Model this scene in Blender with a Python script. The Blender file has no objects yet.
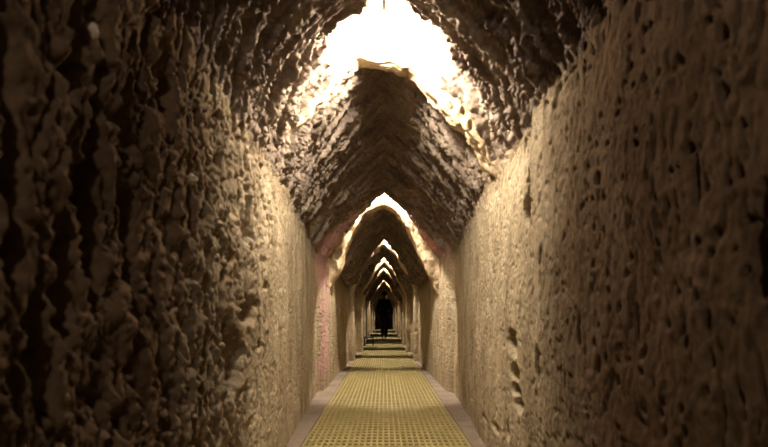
import bpy, bmesh, math, random
import numpy as np
from mathutils import Vector

random.seed(4)
C = bpy.context.scene.collection
CAM_H = 0.79
F_PX = 560.0

# ------------------------------------------------------------------ noise
def _hash(ix, iy, iz, seed):
    h = (ix.astype(np.int64) * 374761393 + iy.astype(np.int64) * 668265263
         + iz.astype(np.int64) * 2147483647 + seed * 974634777) & 0xFFFFFFFF
    h = ((h ^ (h >> 13)) * 1274126177) & 0xFFFFFFFF
    h = ((h ^ (h >> 16)) * 2246822519) & 0xFFFFFFFF
    return ((h ^ (h >> 15)) & 0xFFFFFF) / float(0xFFFFFF)

def vnoise(P, seed=0):
    i = np.floor(P).astype(np.int64); f = P - i
    w = f * f * f * (f * (f * 6 - 15) + 10)
    r = 0
    for a in (0, 1):
        for b in (0, 1):
            for c in (0, 1):
                wt = (w[..., 0] if a else 1 - w[..., 0]) * (w[..., 1] if b else 1 - w[..., 1]) * (w[..., 2] if c else 1 - w[..., 2])
                r = r + wt * _hash(i[..., 0] + a, i[..., 1] + b, i[..., 2] + c, seed)
    return r * 2 - 1

def fbm(P, octv=4, seed=0, gain=.5, lac=2.03):
    a, s, r = 1.0, 0.0, 0
    for o in range(octv):
        r = r + a * vnoise(P, seed + o * 17); s += a
        a *= gain; P = P * lac + 3.7
    return r / s

def worley(P, seed=0):
    i = np.floor(P).astype(np.int64); f = P - i
    F1 = np.full(P.shape[:-1], 9.0); F2 = F1.copy(); ID = F1.copy()
    for a in (-1, 0, 1):
        for b in (-1, 0, 1):
            for c in (-1, 0, 1):
                cx, cy, cz = i[..., 0] + a, i[..., 1] + b, i[..., 2] + c
                dx = a + _hash(cx, cy, cz, seed) - f[..., 0]
                dy = b + _hash(cx, cy, cz, seed + 1) - f[..., 1]
                dz = c + _hash(cx, cy, cz, seed + 2) - f[..., 2]
                d = np.sqrt(dx * dx + dy * dy + dz * dz)
                idv = _hash(cx, cy, cz, seed + 3)
                new = d < F1
                F2 = np.where(new, F1, np.minimum(F2, d))
                ID = np.where(new, idv, ID); F1 = np.where(new, d, F1)
    return F1, F2, ID

def sstep(a, b, x):
    t = np.clip((x - a) / (b - a), 0, 1)
    return t * t * (3 - 2 * t)

def relief(P, rough, lumpy=1.0):
    """inward relief of the hewn earth at points P (n,3); rough in 0..1"""
    S = P * np.array([3.5, 1.0, 1.0])
    warp = np.stack([fbm(P * 5, 3, 91), fbm(P * 5, 3, 92), fbm(P * 5, 3, 93)], -1)
    Q = P + warp * .05
    big = fbm(P * np.array([1.5, 1.6, 1.1]), 3, 5)
    F1, F2, ID = worley(Q * np.array([8, 9, 3.3]), 11)
    lump = (ID - .5) * .75 - .8 * (1 - sstep(.0, .22, F2 - F1))
    G1, G2, GD = worley(Q * np.array([20, 22, 10]), 31)
    lump2 = (GD - .5) * .7 - .6 * (1 - sstep(.0, .25, G2 - G1))
    rid = 1 - np.abs(fbm(Q * np.array([6, 10, 2.4]), 4, 51, .6)) * 3.2
    fine = .55 * fbm(Q * np.array([26, 26, 24]), 4, 71, .72) + 1.1 * np.abs(fbm(Q * np.array([17, 18, 16]) + 5, 3, 75, .6)) - .30 + .8 * np.abs(fbm(Q * np.array([40, 40, 40]), 2, 79, .7))
    H1, H2, HD = worley(Q * np.array([13, 13, 11]), 131)
    pit = np.where(HD > .82, 1 - sstep(.08, .30, H1), 0)
    K1, K2, KD = worley(Q * np.array([30, 30, 30]), 151)
    pit2 = np.where(KD > .66, 1 - sstep(.15, .40, K1), 0)
    d = big * (.022 + .02 * rough)
    gate = sstep(-.1, .35, fbm(P * np.array([3, 5, 2.0]), 2, 61))
    d = d + rough * lumpy * (lump * .040 + lump2 * .018 - np.clip(rid, 0, 1) ** 4 * .055 * gate)
    d = d + fine * (.0046 + .022 * rough)
    d = d - pit * (.008 + .016 * rough) - pit2 * (.013 + .003 * rough)
    return d

# ------------------------------------------------------------------ helpers
def link(o, parent=None):
    C.objects.link(o)
    if parent: o.parent = parent
    return o

def tag(o, label=None, cat=None, group=None, kind=None):
    if label: o['label'] = label
    if cat: o['category'] = cat
    if group: o['group'] = group
    if kind: o['kind'] = kind
    return o

def empty(name, loc):
    o = bpy.data.objects.new(name, None); o.location = loc
    o.empty_display_size = .05
    return link(o)

def mesh_obj(name, verts, faces, mat, parent=None, smooth=True):
    me = bpy.data.meshes.new(name)
    me.from_pydata([tuple(v) for v in verts], [], faces)
    me.update()
    if smooth: me.polygons.foreach_set('use_smooth', [True] * len(me.polygons))
    o = bpy.data.objects.new(name, me)
    me.materials.append(mat)
    return link(o, parent)

def set_attr(o, vals, name='shade_brown'):
    a = o.data.attributes.new(name, 'FLOAT', 'POINT')
    a.data.foreach_set('value', np.asarray(vals, dtype=np.float32).reshape(-1))

def grid_obj(name, V, mat, flip=False, parent=None):
    """V: (nu, nv, 3) array of points"""
    nu, nv, _ = V.shape
    idx = np.arange(nu * nv).reshape(nu, nv)
    a, b, c, d = idx[:-1, :-1], idx[1:, :-1], idx[1:, 1:], idx[:-1, 1:]
    q = np.stack([a, b, c, d] if not flip else [a, d, c, b], -1).reshape(-1, 4)
    me = bpy.data.meshes.new(name)
    me.vertices.add(nu * nv); me.vertices.foreach_set('co', V.reshape(-1).astype(np.float32))
    n = len(q)
    me.loops.add(n * 4); me.loops.foreach_set('vertex_index', q.reshape(-1).astype(np.int32))
    me.polygons.add(n)
    me.polygons.foreach_set('loop_start', np.arange(0, n * 4, 4, dtype=np.int32))
    me.update(calc_edges=True); me.validate()
    me.polygons.foreach_set('use_smooth', [True] * n)
    me.materials.append(mat)
    o = bpy.data.objects.new(name, me)
    return link(o, parent)

def bm_obj(name, bm, mat, parent=None, smooth=False):
    me = bpy.data.meshes.new(name); bm.to_mesh(me); bm.free()
    if smooth: me.polygons.foreach_set('use_smooth', [True] * len(me.polygons))
    me.materials.append(mat)
    o = bpy.data.objects.new(name, me)
    return link(o, parent)

def add_box(bm, c, s, bevel=0):
    r = bmesh.ops.create_cube(bm, size=1)
    for v in r['verts']:
        v.co = Vector((v.co.x * s[0] + c[0], v.co.y * s[1] + c[1], v.co.z * s[2] + c[2]))
    if bevel:
        es = {e for v in r['verts'] for e in v.link_edges}
        bmesh.ops.bevel(bm, geom=list(es), offset=bevel, segments=2, affect='EDGES')

def add_lathe(bm, prof, c, n=20):
    rings = []
    for r, z in prof:
        rings.append([bm.verts.new((c[0] + r * math.cos(2 * math.pi * k / n), c[1] + r * math.sin(2 * math.pi * k / n), c[2] + z)) for k in range(n)])
    for A, B in zip(rings, rings[1:]):
        for k in range(n):
            bm.faces.new((A[k], A[(k + 1) % n], B[(k + 1) % n], B[k]))
    bm.faces.new(rings[0][::-1]); bm.faces.new(rings[-1])

def tube(name, pts, r, mat, parent=None):
    cu = bpy.data.curves.new(name, 'CURVE'); cu.dimensions = '3D'
    sp = cu.splines.new('NURBS'); sp.points.add(len(pts) - 1)
    for p, q in zip(sp.points, pts): p.co = (*q, 1)
    sp.use_endpoint_u = True; sp.order_u = 3
    cu.bevel_depth = r; cu.bevel_resolution = 3; cu.use_fill_caps = True
    tmp = bpy.data.objects.new(name, cu); C.objects.link(tmp)
    dg = bpy.context.evaluated_depsgraph_get()
    me = bpy.data.meshes.new_from_object(tmp.evaluated_get(dg))
    bpy.data.objects.remove(tmp); bpy.data.curves.remove(cu)
    me.name = name; me.materials.clear(); me.materials.append(mat)
    me.polygons.foreach_set('use_smooth', [True] * len(me.polygons))
    o = bpy.data.objects.new(name, me)
    return link(o, parent)

# ------------------------------------------------------------------ materials
def new_mat(name):
    m = bpy.data.materials.new(name); m.use_nodes = True
    nt = m.node_tree; nt.nodes.clear()
    out = nt.nodes.new('ShaderNodeOutputMaterial')
    b = nt.nodes.new('ShaderNodeBsdfPrincipled')
    nt.links.new(b.outputs[0], out.inputs[0])
    return m, nt, b

def noise_node(nt, scale, detail=6, rough=.6, mapping=None):
    tc = nt.nodes.new('ShaderNodeNewGeometry')
    n = nt.nodes.new('ShaderNodeTexNoise')
    n.inputs['Scale'].default_value = scale; n.inputs['Detail'].default_value = detail
    n.inputs['Roughness'].default_value = rough
    if mapping:
        mp = nt.nodes.new('ShaderNodeMapping'); mp.inputs['Scale'].default_value = mapping
        nt.links.new(tc.outputs['Position'], mp.inputs[0]); nt.links.new(mp.outputs[0], n.inputs['Vector'])
    else:
        nt.links.new(tc.outputs['Position'], n.inputs['Vector'])
    return n

def ramp(nt, src, stops):
    r = nt.nodes.new('ShaderNodeValToRGB')
    e = r.color_ramp.elements
    while len(e) < len(stops): e.new(.5)
    for el, (p, c) in zip(e, stops): el.position = p; el.color = (*c, 1)
    nt.links.new(src, r.inputs[0])
    return r

def mixc(nt, fac, a, b, mode='MIX'):
    m = nt.nodes.new('ShaderNodeMix'); m.data_type = 'RGBA'; m.blend_type = mode
    for sock, v in ((m.inputs[0], fac), (m.inputs[6], a), (m.inputs[7], b)):
        if isinstance(v, bpy.types.NodeSocket): nt.links.new(v, sock)
        elif isinstance(v, (int, float)): sock.default_value = v
        else: sock.default_value = (*v, 1)
    return m.outputs[2]

def earth(name, dark, mid, light, bump=.5, blotch=None, stretch=(1, 1, 1), fine=60, shade_brown=None):
    m, nt, b = new_mat(name)
    n1 = noise_node(nt, 3.2, 8, .62, stretch)
    r1 = ramp(nt, n1.outputs[0], [(.3, dark), (.5, mid), (.72, light)])
    n2 = noise_node(nt, 45, 5, .7)
    r2 = ramp(nt, n2.outputs[0], [(.3, (.62, .62, .62)), (.7, (1.15, 1.15, 1.15))])
    col = mixc(nt, 1.0, r1.outputs[0], r2.outputs[0], 'MULTIPLY')
    if blotch:
        at2 = nt.nodes.new('ShaderNodeAttribute'); at2.attribute_name = 'pink_tone'
        col = mixc(nt, at2.outputs['Fac'], col, blotch)
    if shade_brown:
        at_ = nt.nodes.new('ShaderNodeAttribute'); at_.attribute_name = 'shade_brown'
        brown = mixc(nt, 1.0, col, shade_brown, 'MULTIPLY')
        col = mixc(nt, at_.outputs['Fac'], col, brown)  # browner earth near the camera, with light falloff put into the colour
    nt.links.new(col, b.inputs['Base Color'])
    b.inputs['Roughness'].default_value = .95
    b.inputs['Specular IOR Level'].default_value = 0
    n4 = noise_node(nt, fine, 8, .8); n5 = noise_node(nt, 24, 8, .75, stretch)
    ad = nt.nodes.new('ShaderNodeMath'); ad.operation = 'MULTIPLY_ADD'; ad.inputs[1].default_value = 1.6
    nt.links.new(n5.outputs[0], ad.inputs[0]); nt.links.new(n4.outputs[0], ad.inputs[2])
    bp = nt.nodes.new('ShaderNodeBump'); bp.inputs['Strength'].default_value = bump; bp.inputs['Distance'].default_value = .022
    nt.links.new(ad.outputs[0], bp.inputs['Height']); nt.links.new(bp.outputs[0], b.inputs['Normal'])
    return m

def plain(name, col, rough=.6, metal=0, var=.25, scale=30):
    m, nt, b = new_mat(name)
    n = noise_node(nt, scale, 4, .6)
    r = ramp(nt, n.outputs[0], [(.3, tuple(c * (1 - var) for c in col)), (.7, tuple(min(1, c * (1 + var)) for c in col))])
    nt.links.new(r.outputs[0], b.inputs['Base Color'])
    b.inputs['Roughness'].default_value = rough; b.inputs['Metallic'].default_value = metal
    return m

M_wall = earth('adobe_wall', (.34, .26, .17), (.52, .42, .28), (.68, .56, .39), .5, stretch=(1, 1.5, .7), shade_brown=(.235, .18, .16), blotch=(.58, .33, .33))
M_vault = earth('hewn_vault', (.15, .110, .09), (.29, .225, .175), (.46, .365, .275), .6, stretch=(1, 2.2, .8), shade_brown=(.38, .32, .33), blotch=(.58, .33, .33))
M_portal = earth('plastered_arch', (.40, .30, .19), (.55, .42, .27), (.68, .55, .38), .5)
M_strip = earth('concrete_strip', (.25, .19, .15), (.33, .26, .205), (.41, .33, .26), .25)
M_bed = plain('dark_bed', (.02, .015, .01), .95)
M_grate = plain('yellow_grating', (.42, .34, .14), .55, 0, .18, 9)
M_black = plain('black_metal', (.02, .02, .02), .5)
M_cable = plain('pale_cable', (.72, .68, .6), .5)
M_socket = plain('grey_socket', (.3, .29, .27), .5)
M_coat = plain('dark_coat', (.012, .012, .016), .9)
M_trs = plain('dark_trousers', (.010, .010, .013), .9)
M_skin = plain('skin', (.20, .11, .07), .6, 0, .1)
M_hair = plain('dark_hair', (.012, .009, .008), .8)
M_shoe = plain('dark_shoe', (.012, .012, .012), .5)
M_stone = earth('pale_stone', (.42, .35, .26), (.5, .42, .31), (.58, .5, .4), .4)

def lamp_mat(strength):
    m, nt, b = new_mat('lit_bulb')
    b.inputs['Base Color'].default_value = (.9, .85, .75, 1)
    b.inputs['Emission Color'].default_value = (1.0, .90, .74, 1)
    b.inputs['Emission Strength'].default_value = strength
    return m
M_bulb = lamp_mat(3900); M_bulb_far = lamp_mat(8000)

# ------------------------------------------------------------------ the tunnel
# portal: depth y, jamb thickness into depth, inner outline (x, z) from left foot over the apex to right foot
PORT = [
 dict(y=3.05, t=.16, slot=.48, pts=[(-.76, 0), (-.76, 1.45), (-.50, 1.78), (-.335, 2.00), (-.14, 2.19), (.02, 2.20), (.13, 2.15), (.30, 1.96), (.78, 1.36), (.78, 0)]),
 dict(y=6.50, t=.30, slot=.46, pts=[(-.72, 0), (-.68, 1.0), (-.49, 1.40), (-.36, 1.76), (-.24, 1.97), (0, 2.10), (.13, 2.02), (.24, 1.86), (.37, 1.64), (.47, 1.40), (.68, .95), (.72, 0)]),
 dict(y=9.80, t=.40, slot=.27, pts=[(-.525, 0), (-.53, 1.25), (-.26, 1.84), (-.14, 1.97), (0, 2.04), (.20, 1.86), (.52, 1.32), (.52, 0)]),
 dict(y=12.3, t=.35, slot=.27, pts=[(-.47, 0), (-.47, 1.30), (-.20, 1.72), (0, 1.97), (.20, 1.75), (.47, 1.26), (.48, 0)]),
 dict(y=15.2, t=.35, slot=.27, pts=[(-.51, 0), (-.51, 1.32), (-.22, 1.80), (0, 2.03), (.23, 1.78), (.50, 1.30), (.50, 0)]),
 dict(y=20.3, t=.35, slot=.27, pts=[(-.51, 0), (-.51, 1.30), (-.24, 1.74), (0, 2.05), (.24, 1.74), (.51, 1.30), (.51, 0)]),
 dict(y=25.5, t=.35, slot=.27, pts=[(-.52, 0), (-.52, 1.30), (-.24, 1.78), (0, 2.08), (.24, 1.78), (.52, 1.30), (.52, 0)]),
 dict(y=31.5, t=.35, slot=.27, pts=[(-.52, 0), (-.52, 1.30), (-.24, 1.76), (0, 2.06), (.24, 1.76), (.52, 1.30), (.52, 0)]),
]
Y_END = 40.0

def hw(y, side):
    """half width of the passage"""
    if side < 0:
        return np.interp(y, [-3, 0, 3.4, 5.75, 5.92, 8.2, 9, 40], [.60, .59, .585, .70, .64, .615, .60, .60])
    return np.interp(y, [-3, 0, 3.4, 5.75, 5.92, 8.2, 9, 40], [.60, .59, .62, .725, .655, .62, .60, .60])

SPR = 1.47
def spr(y, side=0):
    y = np.asarray(y, float)
    q = np.stack([y * 2.3, y * 0 + 40 + 9 * np.asarray(side) + 0 * y, y * 0], -1)
    return np.interp(y, [0, 1, 3, 5.6, 7.3, 9], [1.68, 1.66, 1.60, 1.47, 1.45, 1.32]) + .075 * fbm(q, 4, 66, .6) * (1 - .5 * sstep(7, 8, y))
def ridge(y):
    return np.interp(y, [-3, 0, 2.6, 2.9, 3.3, 5.95, 6.6, 7.4, 9.4, 40], [2.32, 2.32, 2.255, 2.38, 2.36, 2.13, 2.18, 2.16, 2.06, 2.06])

def slot_raise(y, frac):
    """frac 0 at spring .. 1 at ridge"""
    r = np.zeros_like(y)
    for p in PORT:
        a, b = p['y'] - p['slot'], p['y'] + .05
        w = sstep(a - .03, a + .03, y) * (1 - sstep(b, b + .05, y))
        r = np.maximum(r, w)
    return r * np.where(y < 4, sstep(.55, .85, frac) * .12, sstep(.62, .80, frac) * .50)

def rough_at(y, z, side, vault):
    if vault:
        return np.clip(.46 - .04 * sstep(3, 6, y), 0, 1)
    if side < 0:
        return .62 - .50 * sstep(2.0, 3.15, y + .25 * np.sin(z * 3.1))
    return .09 - .0 * sstep(2.0, 3.0, y)

def ysamples():
    ys = list(np.arange(-2.4, .5, .06)); y = .5
    while y < Y_END:
        ys.append(y); near = min(abs(y - (p['y'] - p['slot'])) for p in PORT)
        st = (max(.0048, .0040 * y) if y < 2.3 else (.0085 if y < 4.6 else .0055 * y - .016)) if y < 7.5 else .009 * y
        st = min(st, max(.018, near * .7))
        y += st
    ys.append(Y_END)
    return np.array(ys)
YS = ysamples()

def dents(P, side):
    """the larger hollows and knobs that stand out one by one"""
    d = np.zeros(len(P))
    L = [ # side, px, py, wy, wz, depth
        (1, 507, 340, .085, .05, -.09), (1, 509, 352, .05, .025, -.05), (1, 510, 372, .07, .038, -.07),
        (1, 511, 390, .07, .032, -.065), (1, 514, 404, .08, .035, -.075), (1, 524, 210, .06, .06, -.07), (1, 526, 190, .03, .10, -.05),
        (1, 540, 255, .03, .05, -.04), (1, 598, 178, .02, .02, -.02), (1, 535, 365, .03, .09, -.04), (1, 764, 245, .02, .10, -.04), (1, 482, 418, .10, .02, -.05), (1, 494, 428, .09, .03, -.05), (1, 505, 432, .05, .05, -.045), (1, 466, 400, .12, .015, -.04), (1, 640, 320, .012, .05, -.015), (1, 700, 180, .010, .06, -.015), (1, 580, 330, .018, .06, -.02),
        (-1, 232, 360, .10, .13, -.075), (-1, 246, 312, .10, .06, -.07), (-1, 135, 280, .04, .28, -.06), (-1, 75, 80, .035, .42, -.06),
        (-1, 70, 275, .045, .20, -.06), (-1, 243, 235, .05, .06, -.05), (-1, 262, 285, .05, .03, -.03), (-1, 222, 330, .04, .05, -.05), (-1, 255, 345, .06, .03, -.035), (-1, 40, 350, .04, .15, -.05), (-1, 10, 180, .03, .30, -.06), (-1, 125, 130, .05, .20, -.06), (-1, 165, 90, .06, .25, -.06), (-1, 100, 200, .03, .30, -.06), (-1, 205, 290, .04, .2, -.05), (-1, 290, 385, .22, .012, -.03), (-1, 305, 372, .3, .01, -.025), (-1, 188, 205, .04, .10, -.05)]
    for s, px, py, wy, wz, dep in L:
        if s != side: continue
        if px in (507, 509, 510, 511, 514, 524, 232, 246, 243): wy, wz, dep = wy * 1.35, wz * 1.2, dep * 1.5
        y = .6 * F_PX / abs(px - 384); z = CAM_H + (316 - py) * y / F_PX
        r = np.sqrt(((P[:, 1] - y) / wy) ** 2 + ((P[:, 2] - z) / wz) ** 2)
        r = r * (1 + .35 * fbm(P * 14, 3, 401))
        d += dep * (1 - sstep(.55, 1.05, r))
    return d * (1 - sstep(-.16, -.02, P[:, 2] - spr(P[:, 1], side)))

def seam_bump(z):
    return 0

def pink_tone(P, side):  # pinkish tone by position around the second arch
    nn = .35 * fbm(P * 4, 4, 77); y, z = P[:, 1] + nn, P[:, 2]
    if side < 0: return .65 * sstep(5.7, 5.85, y) * (1 - sstep(6.3, 6.5, y)) * (1 - sstep(1.7, 1.95, z + nn)) * sstep(.0, .3, z)
    return sstep(5.9, 6.05, y) * (1 - sstep(6.5, 6.9, y)) * (1 - sstep(.14, .34, np.abs(z - 1.66 + nn)))

def build_wall(side):
    nz = 230
    zs = np.concatenate([[-.06], np.linspace(0, SPR + .0, nz)])
    Y, Z = np.meshgrid(YS, zs, indexing='ij')
    Z = Z * spr(Y, side) / SPR
    X = side * hw(Y, side)
    P = np.stack([X, Y, Z], -1); fl = P.reshape(-1, 3)
    rg = rough_at(fl[:, 1], fl[:, 2], side, False)
    rg = rg + (rough_at(fl[:, 1], fl[:, 2], side, True) - rg) * sstep(-.16, 0, fl[:, 2] - spr(fl[:, 1], side))
    d = relief(fl, rg) + dents(fl, side)
    shade_brown = 1 - sstep(1.4, 3.1 if side < 0 else 2.8, fl[:, 1] + .35 * fbm(fl * 2.2, 4, 801))  # painted light falloff: wall colour darkens towards the camera
    shade_brown = np.maximum(shade_brown, sstep(-.2, 0, fl[:, 2] - spr(fl[:, 1], side)) * .6)  # also browner just below the spring line
    # worn foot of the wall: gentler, so the base line stays readable
    foot = sstep(-.02, .18, fl[:, 2]); d = d * (.45 + .55 * foot)
    fl = fl.copy(); fl[:, 0] -= side * d
    V = fl.reshape(P.shape)
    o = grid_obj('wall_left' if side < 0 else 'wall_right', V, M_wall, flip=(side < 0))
    set_attr(o, shade_brown); set_attr(o, pink_tone(fl, side), 'pink_tone')
    tag(o, kind='structure'); return o

def build_ceiling():
    n = 140
    fr = np.linspace(0, 1, n)
    cols = []
    fr_all = np.concatenate([fr, fr[::-1][1:]]); sd = np.concatenate([-np.ones(n), np.ones(n - 1)])
    Y, Fq = np.meshgrid(YS, fr_all, indexing='ij'); S = np.broadcast_to(sd, Y.shape)
    W = np.where(S < 0, hw(Y, -1), hw(Y, 1))
    # slightly bowed flanks, corbel lip just above the spring line
    bow = np.where(Y > 7.4, .03, .05 + .06 * (1 - sstep(2.8, 3.4, Y))) * np.sin(np.pi * Fq)
    lip = np.where(Y > 7.4, .085, .005) * sstep(.0, .03, Fq) * (1 - sstep(.15, .95, Fq))
    lip = lip * (1 + 1.6 * fbm(np.stack([Y * 3, S * 5, Fq * 2], -1), 4, 67, .6))
    X = S * (W * (1 - Fq) + bow - lip)
    SP = spr(Y, S)
    Z = SP + (ridge(Y) - SP) * Fq ** .95
    # normal inward in the cross-section
    nx = -S * .80; nz_ = -np.full_like(nx, .60)
    cen = sstep(.93, 1.0, Fq)
    nx = nx * (1 - cen); nz_ = nz_ * (1 - cen) - cen
    k = sstep(0, .04, Fq); nx = nx * k + (-S) * (1 - k); nz_ = nz_ * k
    # pointed-arch slots for the lamps
    Z = Z + slot_raise(Y, Fq)
    P = np.stack([X, Y, Z], -1).reshape(-1, 3)
    # relief sampled at un-sloted position so the seam with the wall matches
    rg = rough_at(P[:, 1], P[:, 2], 0, True)
    base = P.copy()
    d = relief(base, rg, 1 - .65 * sstep(0, .2, Fq.reshape(-1)))
    # strong tool strokes running down the flanks
    ang = base[:, 1] + .35 * base[:, 2]
    sb = np.stack([base[:, 0] * 1.6, ang * 17, base[:, 2] * 1.6], -1) + fbm(base * 3, 3, 7)[:, None] * .8
    st = fbm(sb, 4, 303, .65) - .8 * np.clip(1 - np.abs(fbm(sb * .6 + 9, 3, 304)) * 4, 0, 1)
    st = st + .7 * fbm(sb * 2.7, 3, 308, .7)
    d = d + st * .048 * sstep(0, .12, Fq.reshape(-1))
    V = P.copy(); V[:, 0] += nx.reshape(-1) * d; V[:, 2] += nz_.reshape(-1) * d
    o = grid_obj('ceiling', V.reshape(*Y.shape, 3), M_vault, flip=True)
    set_attr(o, np.where(P[:, 0] > 0, pink_tone(P, 1), pink_tone(P, -1)), 'pink_tone')
    set_attr(o, 1 - sstep(1.2, 2.9, P[:, 1] + .35 * fbm(P * 2.2, 4, 801)))  # vault colour dimmed towards the camera too, as painted falloff
    tag(o, kind='structure'); return o

def resample(pts, n):
    pts = np.array(pts, float)
    L = np.concatenate([[0], np.cumsum(np.linalg.norm(np.diff(pts, axis=0), axis=1))])
    s = np.linspace(0, L[-1], n)
    return np.stack([np.interp(s, L, pts[:, 0]), np.interp(s, L, pts[:, 1])], -1)

def build_portal(i, p):
    near = p['y'] < 7.5
    n = 330 if near else 150
    pr = resample(p['pts'], n)
    tn = np.gradient(pr, axis=0); tn /= np.linalg.norm(tn, axis=1)[:, None]
    for _ in range(6): tn[1:-1] = (tn[:-2] + tn[1:-1] + tn[2:]) / 3
    tn /= np.linalg.norm(tn, axis=1)[:, None]
    out = np.stack([-tn[:, 1], tn[:, 0]], -1)             # outward normal for a left-to-right path
    # cross-section: (outward offset, depth offset)
    w = .34; m = 34 if near else 14; r = .035
    sec = [(o_, 0.) for o_ in np.linspace(w, r, m)]
    sec += [(r - r * math.sin(a), r - r * math.cos(a)) for a in np.linspace(.25, math.pi / 2 - .2, 4)]
    sec += [(0., d_) for d_ in np.linspace(r, p['t'] - r, m)]
    sec += [(o_, p['t']) for o_ in np.linspace(r * .3, w, 6)]
    sec = np.array(sec)
    V = np.zeros((n, len(sec), 3))
    V[:, :, 0] = pr[:, None, 0] + out[:, None, 0] * sec[None, :, 0]
    V[:, :, 2] = pr[:, None, 1] + out[:, None, 1] * sec[None, :, 0]
    V[:, :, 1] = p['y'] + sec[None, :, 1]
    V[0, :, 2] = -.03; V[-1, :, 2] = -.03
    fl = V.reshape(-1, 3)
    amp = 1.0 if near else .55
    if i == 0: amp = 1.7
    big = np.stack([fbm(fl * 4.5 + 11 * i, 3, 201), fbm(fl * 4.5 + 7 * i, 3, 202) * 1.3, fbm(fl * 4.5 + 5 * i, 3, 203)], -1) * .030 * amp
    sm = np.stack([fbm(fl * 24, 4, 211, .6), fbm(fl * 24, 4, 212, .6), fbm(fl * 24, 4, 213, .6)], -1) * .014 * amp
    H1, H2, HD = worley(fl * np.array([16, 16, 13]), 221)
    pit = np.where(HD > .7, 1 - sstep(.12, .34, H1), 0) * .028
    fl2 = fl + big + sm
    facew = np.tile(np.where((sec[:, 1] < .01), 1., 0.), n)
    fl2[:, 1] += pit * facew
    if i == 1:   # deep hole in the left shoulder of the second arch
        hx, hz = -.53, .79 + 62 * 6.5 / 560
        rr = np.sqrt(((fl[:, 0] - hx - (fl[:, 2] - hz) * .4) / .045) ** 2 + ((fl[:, 2] - hz) / .075) ** 2)
        fl2[:, 1] += .14 * (1 - sstep(.6, 1.05, rr)) * facew
    low = sstep(-.05, .1, fl[:, 2]); fl2 = fl + (fl2 - fl) * low[:, None]
    o = grid_obj('trim_%d' % (i + 1), fl2.reshape(V.shape), M_portal, flip=False)
    tag(o, kind='structure')
    return o

build_wall(-1); build_wall(1); build_ceiling()
for i, p in enumerate(PORT): build_portal(i, p)

# end wall far behind, where the passage turns
V = np.zeros((30, 40, 3))
gx, gz = np.meshgrid(np.linspace(-.8, .8, 30), np.linspace(-.05, 2.5, 40), indexing='ij')
V[..., 0] = gx; V[..., 2] = gz; V[..., 1] = Y_END - .05 + .03 * fbm(np.stack([gx, gx * 0, gz], -1) * 4, 3, 9)
tag(grid_obj('wall_back', V, M_wall, flip=True), kind='structure')

# ------------------------------------------------------------------ floor: recessed bed with flush strips
GL, GR, ZG = -.502, .530, 0.0
def build_floor():
    xs = [-.82, GL - .012, GL - .010, GL - .010, GR + .010, GR + .010, GR + .012, .82]
    zs = [0, 0, 0, -.05, -.05, 0, 0, 0]
    ys = np.concatenate([np.arange(-2.4, 2, .2), np.arange(2, 12, .05), np.arange(12, Y_END + .2, .3)])
    X = []; Z = []
    for k in range(len(xs) - 1):
        m_ = 10 if k in (0, 6) else (2 if k != 3 else 4)
        for t in np.linspace(0, 1, m_, endpoint=False):
            X.append(xs[k] + (xs[k + 1] - xs[k]) * t); Z.append(zs[k] + (zs[k + 1] - zs[k]) * t)
    X.append(xs[-1]); Z.append(0)
    X = np.array(X); Z = np.array(Z)
    Y_, X_ = np.meshgrid(ys, X, indexing='ij'); Z_ = np.broadcast_to(Z, Y_.shape).copy()
    P = np.stack([X_, Y_, Z_], -1)
    up = (Z_ > -.01) & ((X_ < GL - .03) | (X_ > GR + .03))
    P[..., 2] += np.where(up, fbm(P * 6, 4, 601) * .006, 0)
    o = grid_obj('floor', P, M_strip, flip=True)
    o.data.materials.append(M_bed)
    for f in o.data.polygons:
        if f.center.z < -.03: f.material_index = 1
    tag(o, kind='structure')
build_floor()

def build_grating():
    vs, fs = [], []
    def box(x0, x1, y0, y1, z0, z1):
        b = len(vs)
        vs.extend([(x0, y0, z0), (x1, y0, z0), (x1, y1, z0), (x0, y1, z0), (x0, y0, z1), (x1, y0, z1), (x1, y1, z1), (x0, y1, z1)])
        fs.extend([(b, b + 3, b + 2, b + 1), (b + 4, b + 5, b + 6, b + 7), (b, b + 1, b + 5, b + 4), (b + 1, b + 2, b + 6, b + 5), (b + 2, b + 3, b + 7, b + 6), (b + 3, b, b + 4, b + 7)])
    n = 27; pitch = (GR - GL - .016) / n
    y0, y1 = -1.6, Y_END - .3
    for k in range(n + 1):
        x = GL + .008 + k * pitch
        box(x - .0065, x + .0065, y0, y1, ZG - .028, ZG)
    y = y0; cp = .091
    while y < y1:
        box(GL + .008, GR - .008, y, y + .036, ZG - .026, ZG - .006)
        y += cp
    o = mesh_obj('walkway_grating', vs, fs, M_grate, smooth=False)
    tag(o, 'yellow moulded grating walkway of small cells running down the middle of the tunnel floor', 'grating')
build_grating()

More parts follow.
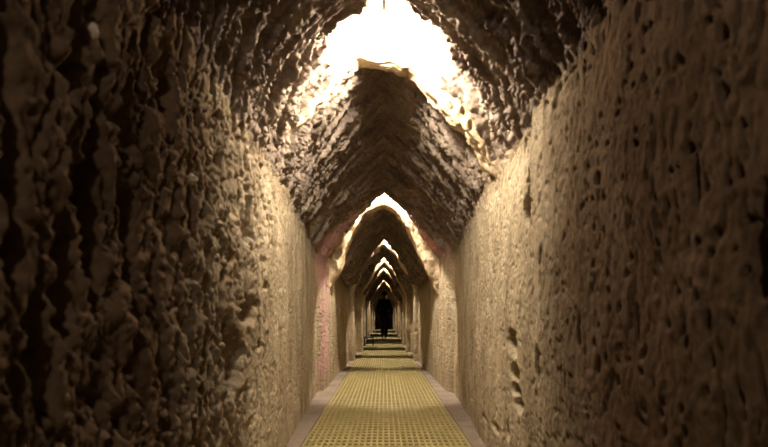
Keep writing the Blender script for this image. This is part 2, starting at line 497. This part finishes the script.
# ------------------------------------------------------------------ lamps in the slots
ORD = ['glaring bulb above the nearest arch, at the top of the picture',
       'bare lamp over the pinkish second arch, above its white-lit peak',
       'small lamp over the third arch, just beyond the pinkish one',
       'small lamp at the peak of the fourth arch, glowing above a thin gold outline',
       'small far lamp over the fifth arch, the one above the low black stand',
       'tiny lamp over the arch directly above the walking person',
       'tiny lamp at the arch just behind the person, second innermost',
       'farthest tiny lamp, at the innermost arch, behind the head of the person']
def bulb_mesh():
    bm = bmesh.new()
    bmesh.ops.create_icosphere(bm, subdivisions=2, radius=.032)
    for v in bm.verts:
        if v.co.z > 0: v.co.z *= 1.35; v.co.x *= 1 - v.co.z * 6; v.co.y *= 1 - v.co.z * 6
    return bm
def make_lamp(loc, mb):
    t = empty('ceiling_lamp', loc)
    bm = bmesh.new(); add_lathe(bm, [(.0, .036), (.019, .036), (.021, .05), (.021, .085), (.034, .09), (.036, .105), (.0, .106)][1:-1], (0, 0, 0), 20)
    bm_obj('socket', bm, M_socket, t, True)
    bm_obj('bulb', bulb_mesh(), mb, t, True)
    tube('bracket', [(0, 0, .10), (0, .01, .15), (0, .02, .22)], .008, M_black, t)
    return t
def copy_thing(root):
    r = root.copy(); C.objects.link(r)
    for ch in list(root.children):
        c = ch.copy(); C.objects.link(c); c.parent = r
    return r
lamp0 = None
for i, p in enumerate(PORT):
    loc = (0, p['y'] - .20, 2.265)
    loc = (0, p['y'] - .15, 2.44)
    if i == 1: loc = (-.02, 6.22, 2.47)
    if i == 0: loc = (0.0, 2.80, 2.20)
    if i == 0: t = make_lamp(loc, M_bulb)
    elif i == 1: lamp0 = t = make_lamp(loc, M_bulb_far)
    else: t = copy_thing(lamp0); t.location = loc
    tag(t, ORD[i], 'lamp', 'lamps above the tunnel arches')

behind = make_lamp((0, -1.5, 2.17), lamp_mat(2100))  # added fill light behind the camera, out of view, for the near walls
tag(behind, 'added unseen fill lamp behind the viewpoint, brightening the near walls', 'lamp', 'lamps above the tunnel arches')

# pale cable hanging beside the lamp of the second arch
def at(px, py, y): return ((px - 384) * y / F_PX, y, CAM_H + (316 - py) * y / F_PX)
cb = tube('electric_cable', [at(397.5, 190, 6.38), at(400, 193, 6.40), at(403, 198, 6.40), at(405, 202, 6.41), at(406, 206, 6.41)], .007, M_cable)
tag(cb, 'short pale cable slanting down right of the peak of the pinkish arch', 'cable')

# ------------------------------------------------------------------ low black stand on the left
def make_stand():
    y = 15.0; x0, x1 = -.60, -.27; top = .235
    t = empty('low_stand', ((x0 + x1) / 2, y - .1, 0))
    t_loc = Vector(t.location)
    def part(name, boxes, mat=M_black):
        bm = bmesh.new()
        for c, s in boxes: add_box(bm, (c[0] - t_loc.x, c[1] - t_loc.y, c[2]), s, .004)
        return bm_obj(name, bm, mat, t)
    xa, xb = x0 + .06, x1
    part('top_board', [(((xa + xb) / 2, y - .1, top - .012), (xb - xa, .36, .024))])
    for lx in (xa + .02, xb - .02):
        for ly in (y - .26, y + .06):
            part('leg', [((lx, ly, (top - .024) / 2), (.028, .028, top - .024))])
    part('rail', [(((xa + xb) / 2, y - .26, .12), (xb - xa - .04, .02, .02))])
    tag(t, 'low black stand with thin legs on the floor by the left wall', 'stand')
make_stand()

# ------------------------------------------------------------------ stones set in the left wall
def stone(loc, s, label, seed):
    bm = bmesh.new(); bmesh.ops.create_icosphere(bm, subdivisions=4, radius=1)
    P = np.array([v.co[:] for v in bm.verts]); k = 1 + .28 * fbm(P * 1.4 + seed, 3, seed)
    for v, q, kk in zip(bm.verts, P, k): v.co = Vector((q[0] * s[0] * kk, q[1] * s[1] * kk, q[2] * s[2] * kk))
    o = bm_obj('stone', bm, M_stone, None, True); o.location = loc
    tag(o, label, 'stone')
bpy.context.view_layer.update()
def on_wall(px, py):
    o = bpy.data.objects['wall_left']
    ok, hit, nrm, _ = o.ray_cast(Vector((0, 0, CAM_H)), Vector(at(px, py, 1.0)) - Vector((0, 0, CAM_H)))
    return hit if ok else Vector(at(px, py, 1.2))
h_ = on_wall(190, 179); stone((h_.x + .002, h_.y, h_.z), (.022, .020, .016), 'round pale pebble set in the left wall, its only round stone', 3)
h_ = on_wall(92, 31); stone((h_.x + .002, h_.y, h_.z), (.010, .008, .016), 'pale pointed stone chip high on the dark left wall', 8)

# ------------------------------------------------------------------ the person
def skin_obj(name, verts, edges, radii, mat, parent, root=0, sub=2):
    me = bpy.data.meshes.new(name); me.from_pydata(verts, edges, []); me.update()
    o = bpy.data.objects.new(name, me); C.objects.link(o)
    sk = o.modifiers.new('s', 'SKIN'); sk.use_smooth_shade = True
    for k, r in enumerate(radii):
        sv = me.skin_vertices[0].data[k]; sv.radius = r if isinstance(r, tuple) else (r, r); sv.use_root = (k == root)
    ss = o.modifiers.new('u', 'SUBSURF'); ss.levels = ss.render_levels = sub
    dg = bpy.context.evaluated_depsgraph_get()
    m2 = bpy.data.meshes.new_from_object(o.evaluated_get(dg)); m2.name = name
    bpy.data.objects.remove(o); bpy.data.meshes.remove(me)
    m2.materials.clear(); m2.materials.append(mat)
    m2.polygons.foreach_set('use_smooth', [True] * len(m2.polygons))
    r = bpy.data.objects.new(name, m2); return link(r, parent)

def make_person(loc, s=1.0):
    t = empty('person', loc)
    # walking away: left foot ahead (y+), right foot behind, feet close to the middle line
    V = [(0, 0, .90), (0, 0, 1.02), (0, .01, 1.18), (0, .01, 1.33), (0, .01, 1.42), (0, .02, 1.50),   # pelvis..neck 0-5
         (0, .025, 1.57), (0, .03, 1.655),                                                         # head 6,7
         (-.09, .01, .86), (-.075, .10, .50), (-.055, .17, .09), (-.06, .27, .04),                  # left leg 8-11
         (.09, -.01, .86), (.075, .02, .49), (.055, -.16, .11), (.06, -.10, .035),                  # right leg 12-15
         (-.16, .01, 1.36), (-.225, -.02, 1.12), (-.225, .05, .88), (-.22, .07, .82),               # left arm 16-19
         (.16, .01, 1.36), (.225, .04, 1.12), (.225, .10, .89), (.22, .13, .83)]                    # right arm 20-23
    E = [(0, 1), (1, 2), (2, 3), (3, 4), (4, 5), (5, 6), (6, 7), (0, 8), (8, 9), (9, 10), (10, 11), (0, 12), (12, 13), (13, 14), (14, 15),
         (3, 16), (16, 17), (17, 18), (18, 19), (3, 20), (20, 21), (21, 22), (22, 23)]
    R = [(.14, .10), (.13, .095), (.15, .10), (.14, .095), (.06, .06), (.052, .052), (.085, .095), (.070, .085),
         .085, .058, .038, (.038, .03), .085, .058, .038, (.038, .03), .06, .045, .032, .028, .06, .045, .032, .028]
    skin_obj('body', V, E, R, M_skin, t)
    # clothing
    Vc = [(0, 0, .80), (0, 0, 1.02), (0, .01, 1.20), (0, .01, 1.34), (0, .01, 1.42), V[16], V[17], V[18], V[20], V[21], V[22]]
    Ec = [(0, 1), (1, 2), (2, 3), (3, 4), (3, 5), (5, 6), (6, 7), (3, 8), (8, 9), (9, 10)]
    Rc = [(.185, .145), (.165, .125), (.172, .125), (.155, .115), (.085, .085), .08, .064, .050, .08, .064, .050]
    skin_obj('jacket', Vc, Ec, Rc, M_coat, t)
    Vt = [(0, 0, .90), V[8], V[9], V[10], V[12], V[13], V[14]]
    skin_obj('trousers', Vt, [(0, 1), (1, 2), (2, 3), (0, 4), (4, 5), (5, 6)], [(.15, .115), .105, .078, .062, .105, .078, .062], M_trs, t)
    # hair cap
    bm = bmesh.new(); bmesh.ops.create_uvsphere(bm, u_segments=24, v_segments=16, radius=1)
    bmesh.ops.delete(bm, geom=[v for v in bm.verts if v.co.z < -.55 or (v.co.y > .35 and v.co.z < .25)], context='VERTS')
    for v in bm.verts: v.co = Vector((v.co.x * .098, v.co.y * .112 + .015, v.co.z * .115 + 1.615))
    bm_obj('hair', bm, M_hair, t, True)
    # face: nose and ears, turned away down the tunnel (+y)
    for sx in (-1, 1):
        bm = bmesh.new(); bmesh.ops.create_icosphere(bm, subdivisions=2, radius=1)
        for v in bm.verts: v.co = Vector((v.co.x * .012 + sx * .094, v.co.y * .02 + .03, v.co.z * .032 + 1.59))
        bm_obj('ear', bm, M_skin, t, True)
        # shoes
        a = V[10] if sx < 0 else V[14]
        bm = bmesh.new(); add_box(bm, (a[0], a[1] + .055, a[2] - .045), (.092, .27, .085), .03)
        so = bm_obj('shoe', bm, M_shoe, t, True)
    # hands: palm plus five slightly curled fingers
    for sx, w in ((-1, V[19]), (1, V[23])):
        hv = [(w[0], w[1], w[2] + .01), (w[0], w[1] + .01, w[2] - .06)]; he = [(0, 1)]; hr = [(.018, .03), (.017, .038)]
        for f, (dy, ln) in enumerate(((-.030, .055), (-.010, .070), (.010, .075), (.030, .068))):
            b0 = len(hv); hv += [(w[0], w[1] + .01 + dy, w[2] - .075), (w[0] - sx * .006, w[1] + .012 + dy, w[2] - .075 - ln * .55), (w[0] - sx * .02, w[1] + .012 + dy, w[2] - .075 - ln)]
            he += [(1, b0), (b0, b0 + 1), (b0 + 1, b0 + 2)]; hr += [.009, .0085, .007]
        b0 = len(hv); hv += [(w[0] - sx * .008, w[1] + .045, w[2] - .03), (w[0] - sx * .02, w[1] + .06, w[2] - .065)]
        he += [(0, b0), (b0, b0 + 1)]; hr += [.011, .008]
        skin_obj('hand', hv, he, hr, M_skin, t, sub=1)
    t.scale = (s, s, s)
    tag(t, 'person in dark clothes walking away along the grating, a silhouette', 'person')
make_person((0.01, 19.4, 0), .96)

# ------------------------------------------------------------------ camera, world, view
cam = bpy.data.cameras.new('camera'); co = bpy.data.objects.new('camera', cam); C.objects.link(co)
co.location = (0, 0, CAM_H); co.rotation_euler = (math.pi / 2, 0, 0)
cam.sensor_width = 36; cam.lens = F_PX / 768 * 36; cam.shift_y = 92.5 / 768
cam.clip_start = .02; cam.clip_end = 100
cam.dof.use_dof = True; cam.dof.focus_distance = 6.5; cam.dof.aperture_fstop = 3.2
bpy.context.scene.camera = co
w = bpy.data.worlds.new('world'); bpy.context.scene.world = w; w.use_nodes = True
w.node_tree.nodes['Background'].inputs[0].default_value = (.62, .52, .60, 1)
w.node_tree.nodes['Background'].inputs[1].default_value = .6
vs = bpy.context.scene.view_settings
vs.view_transform = 'Standard'; vs.look = 'None'; vs.gamma = 1; vs.use_curve_mapping = False
vs.exposure = 0.0
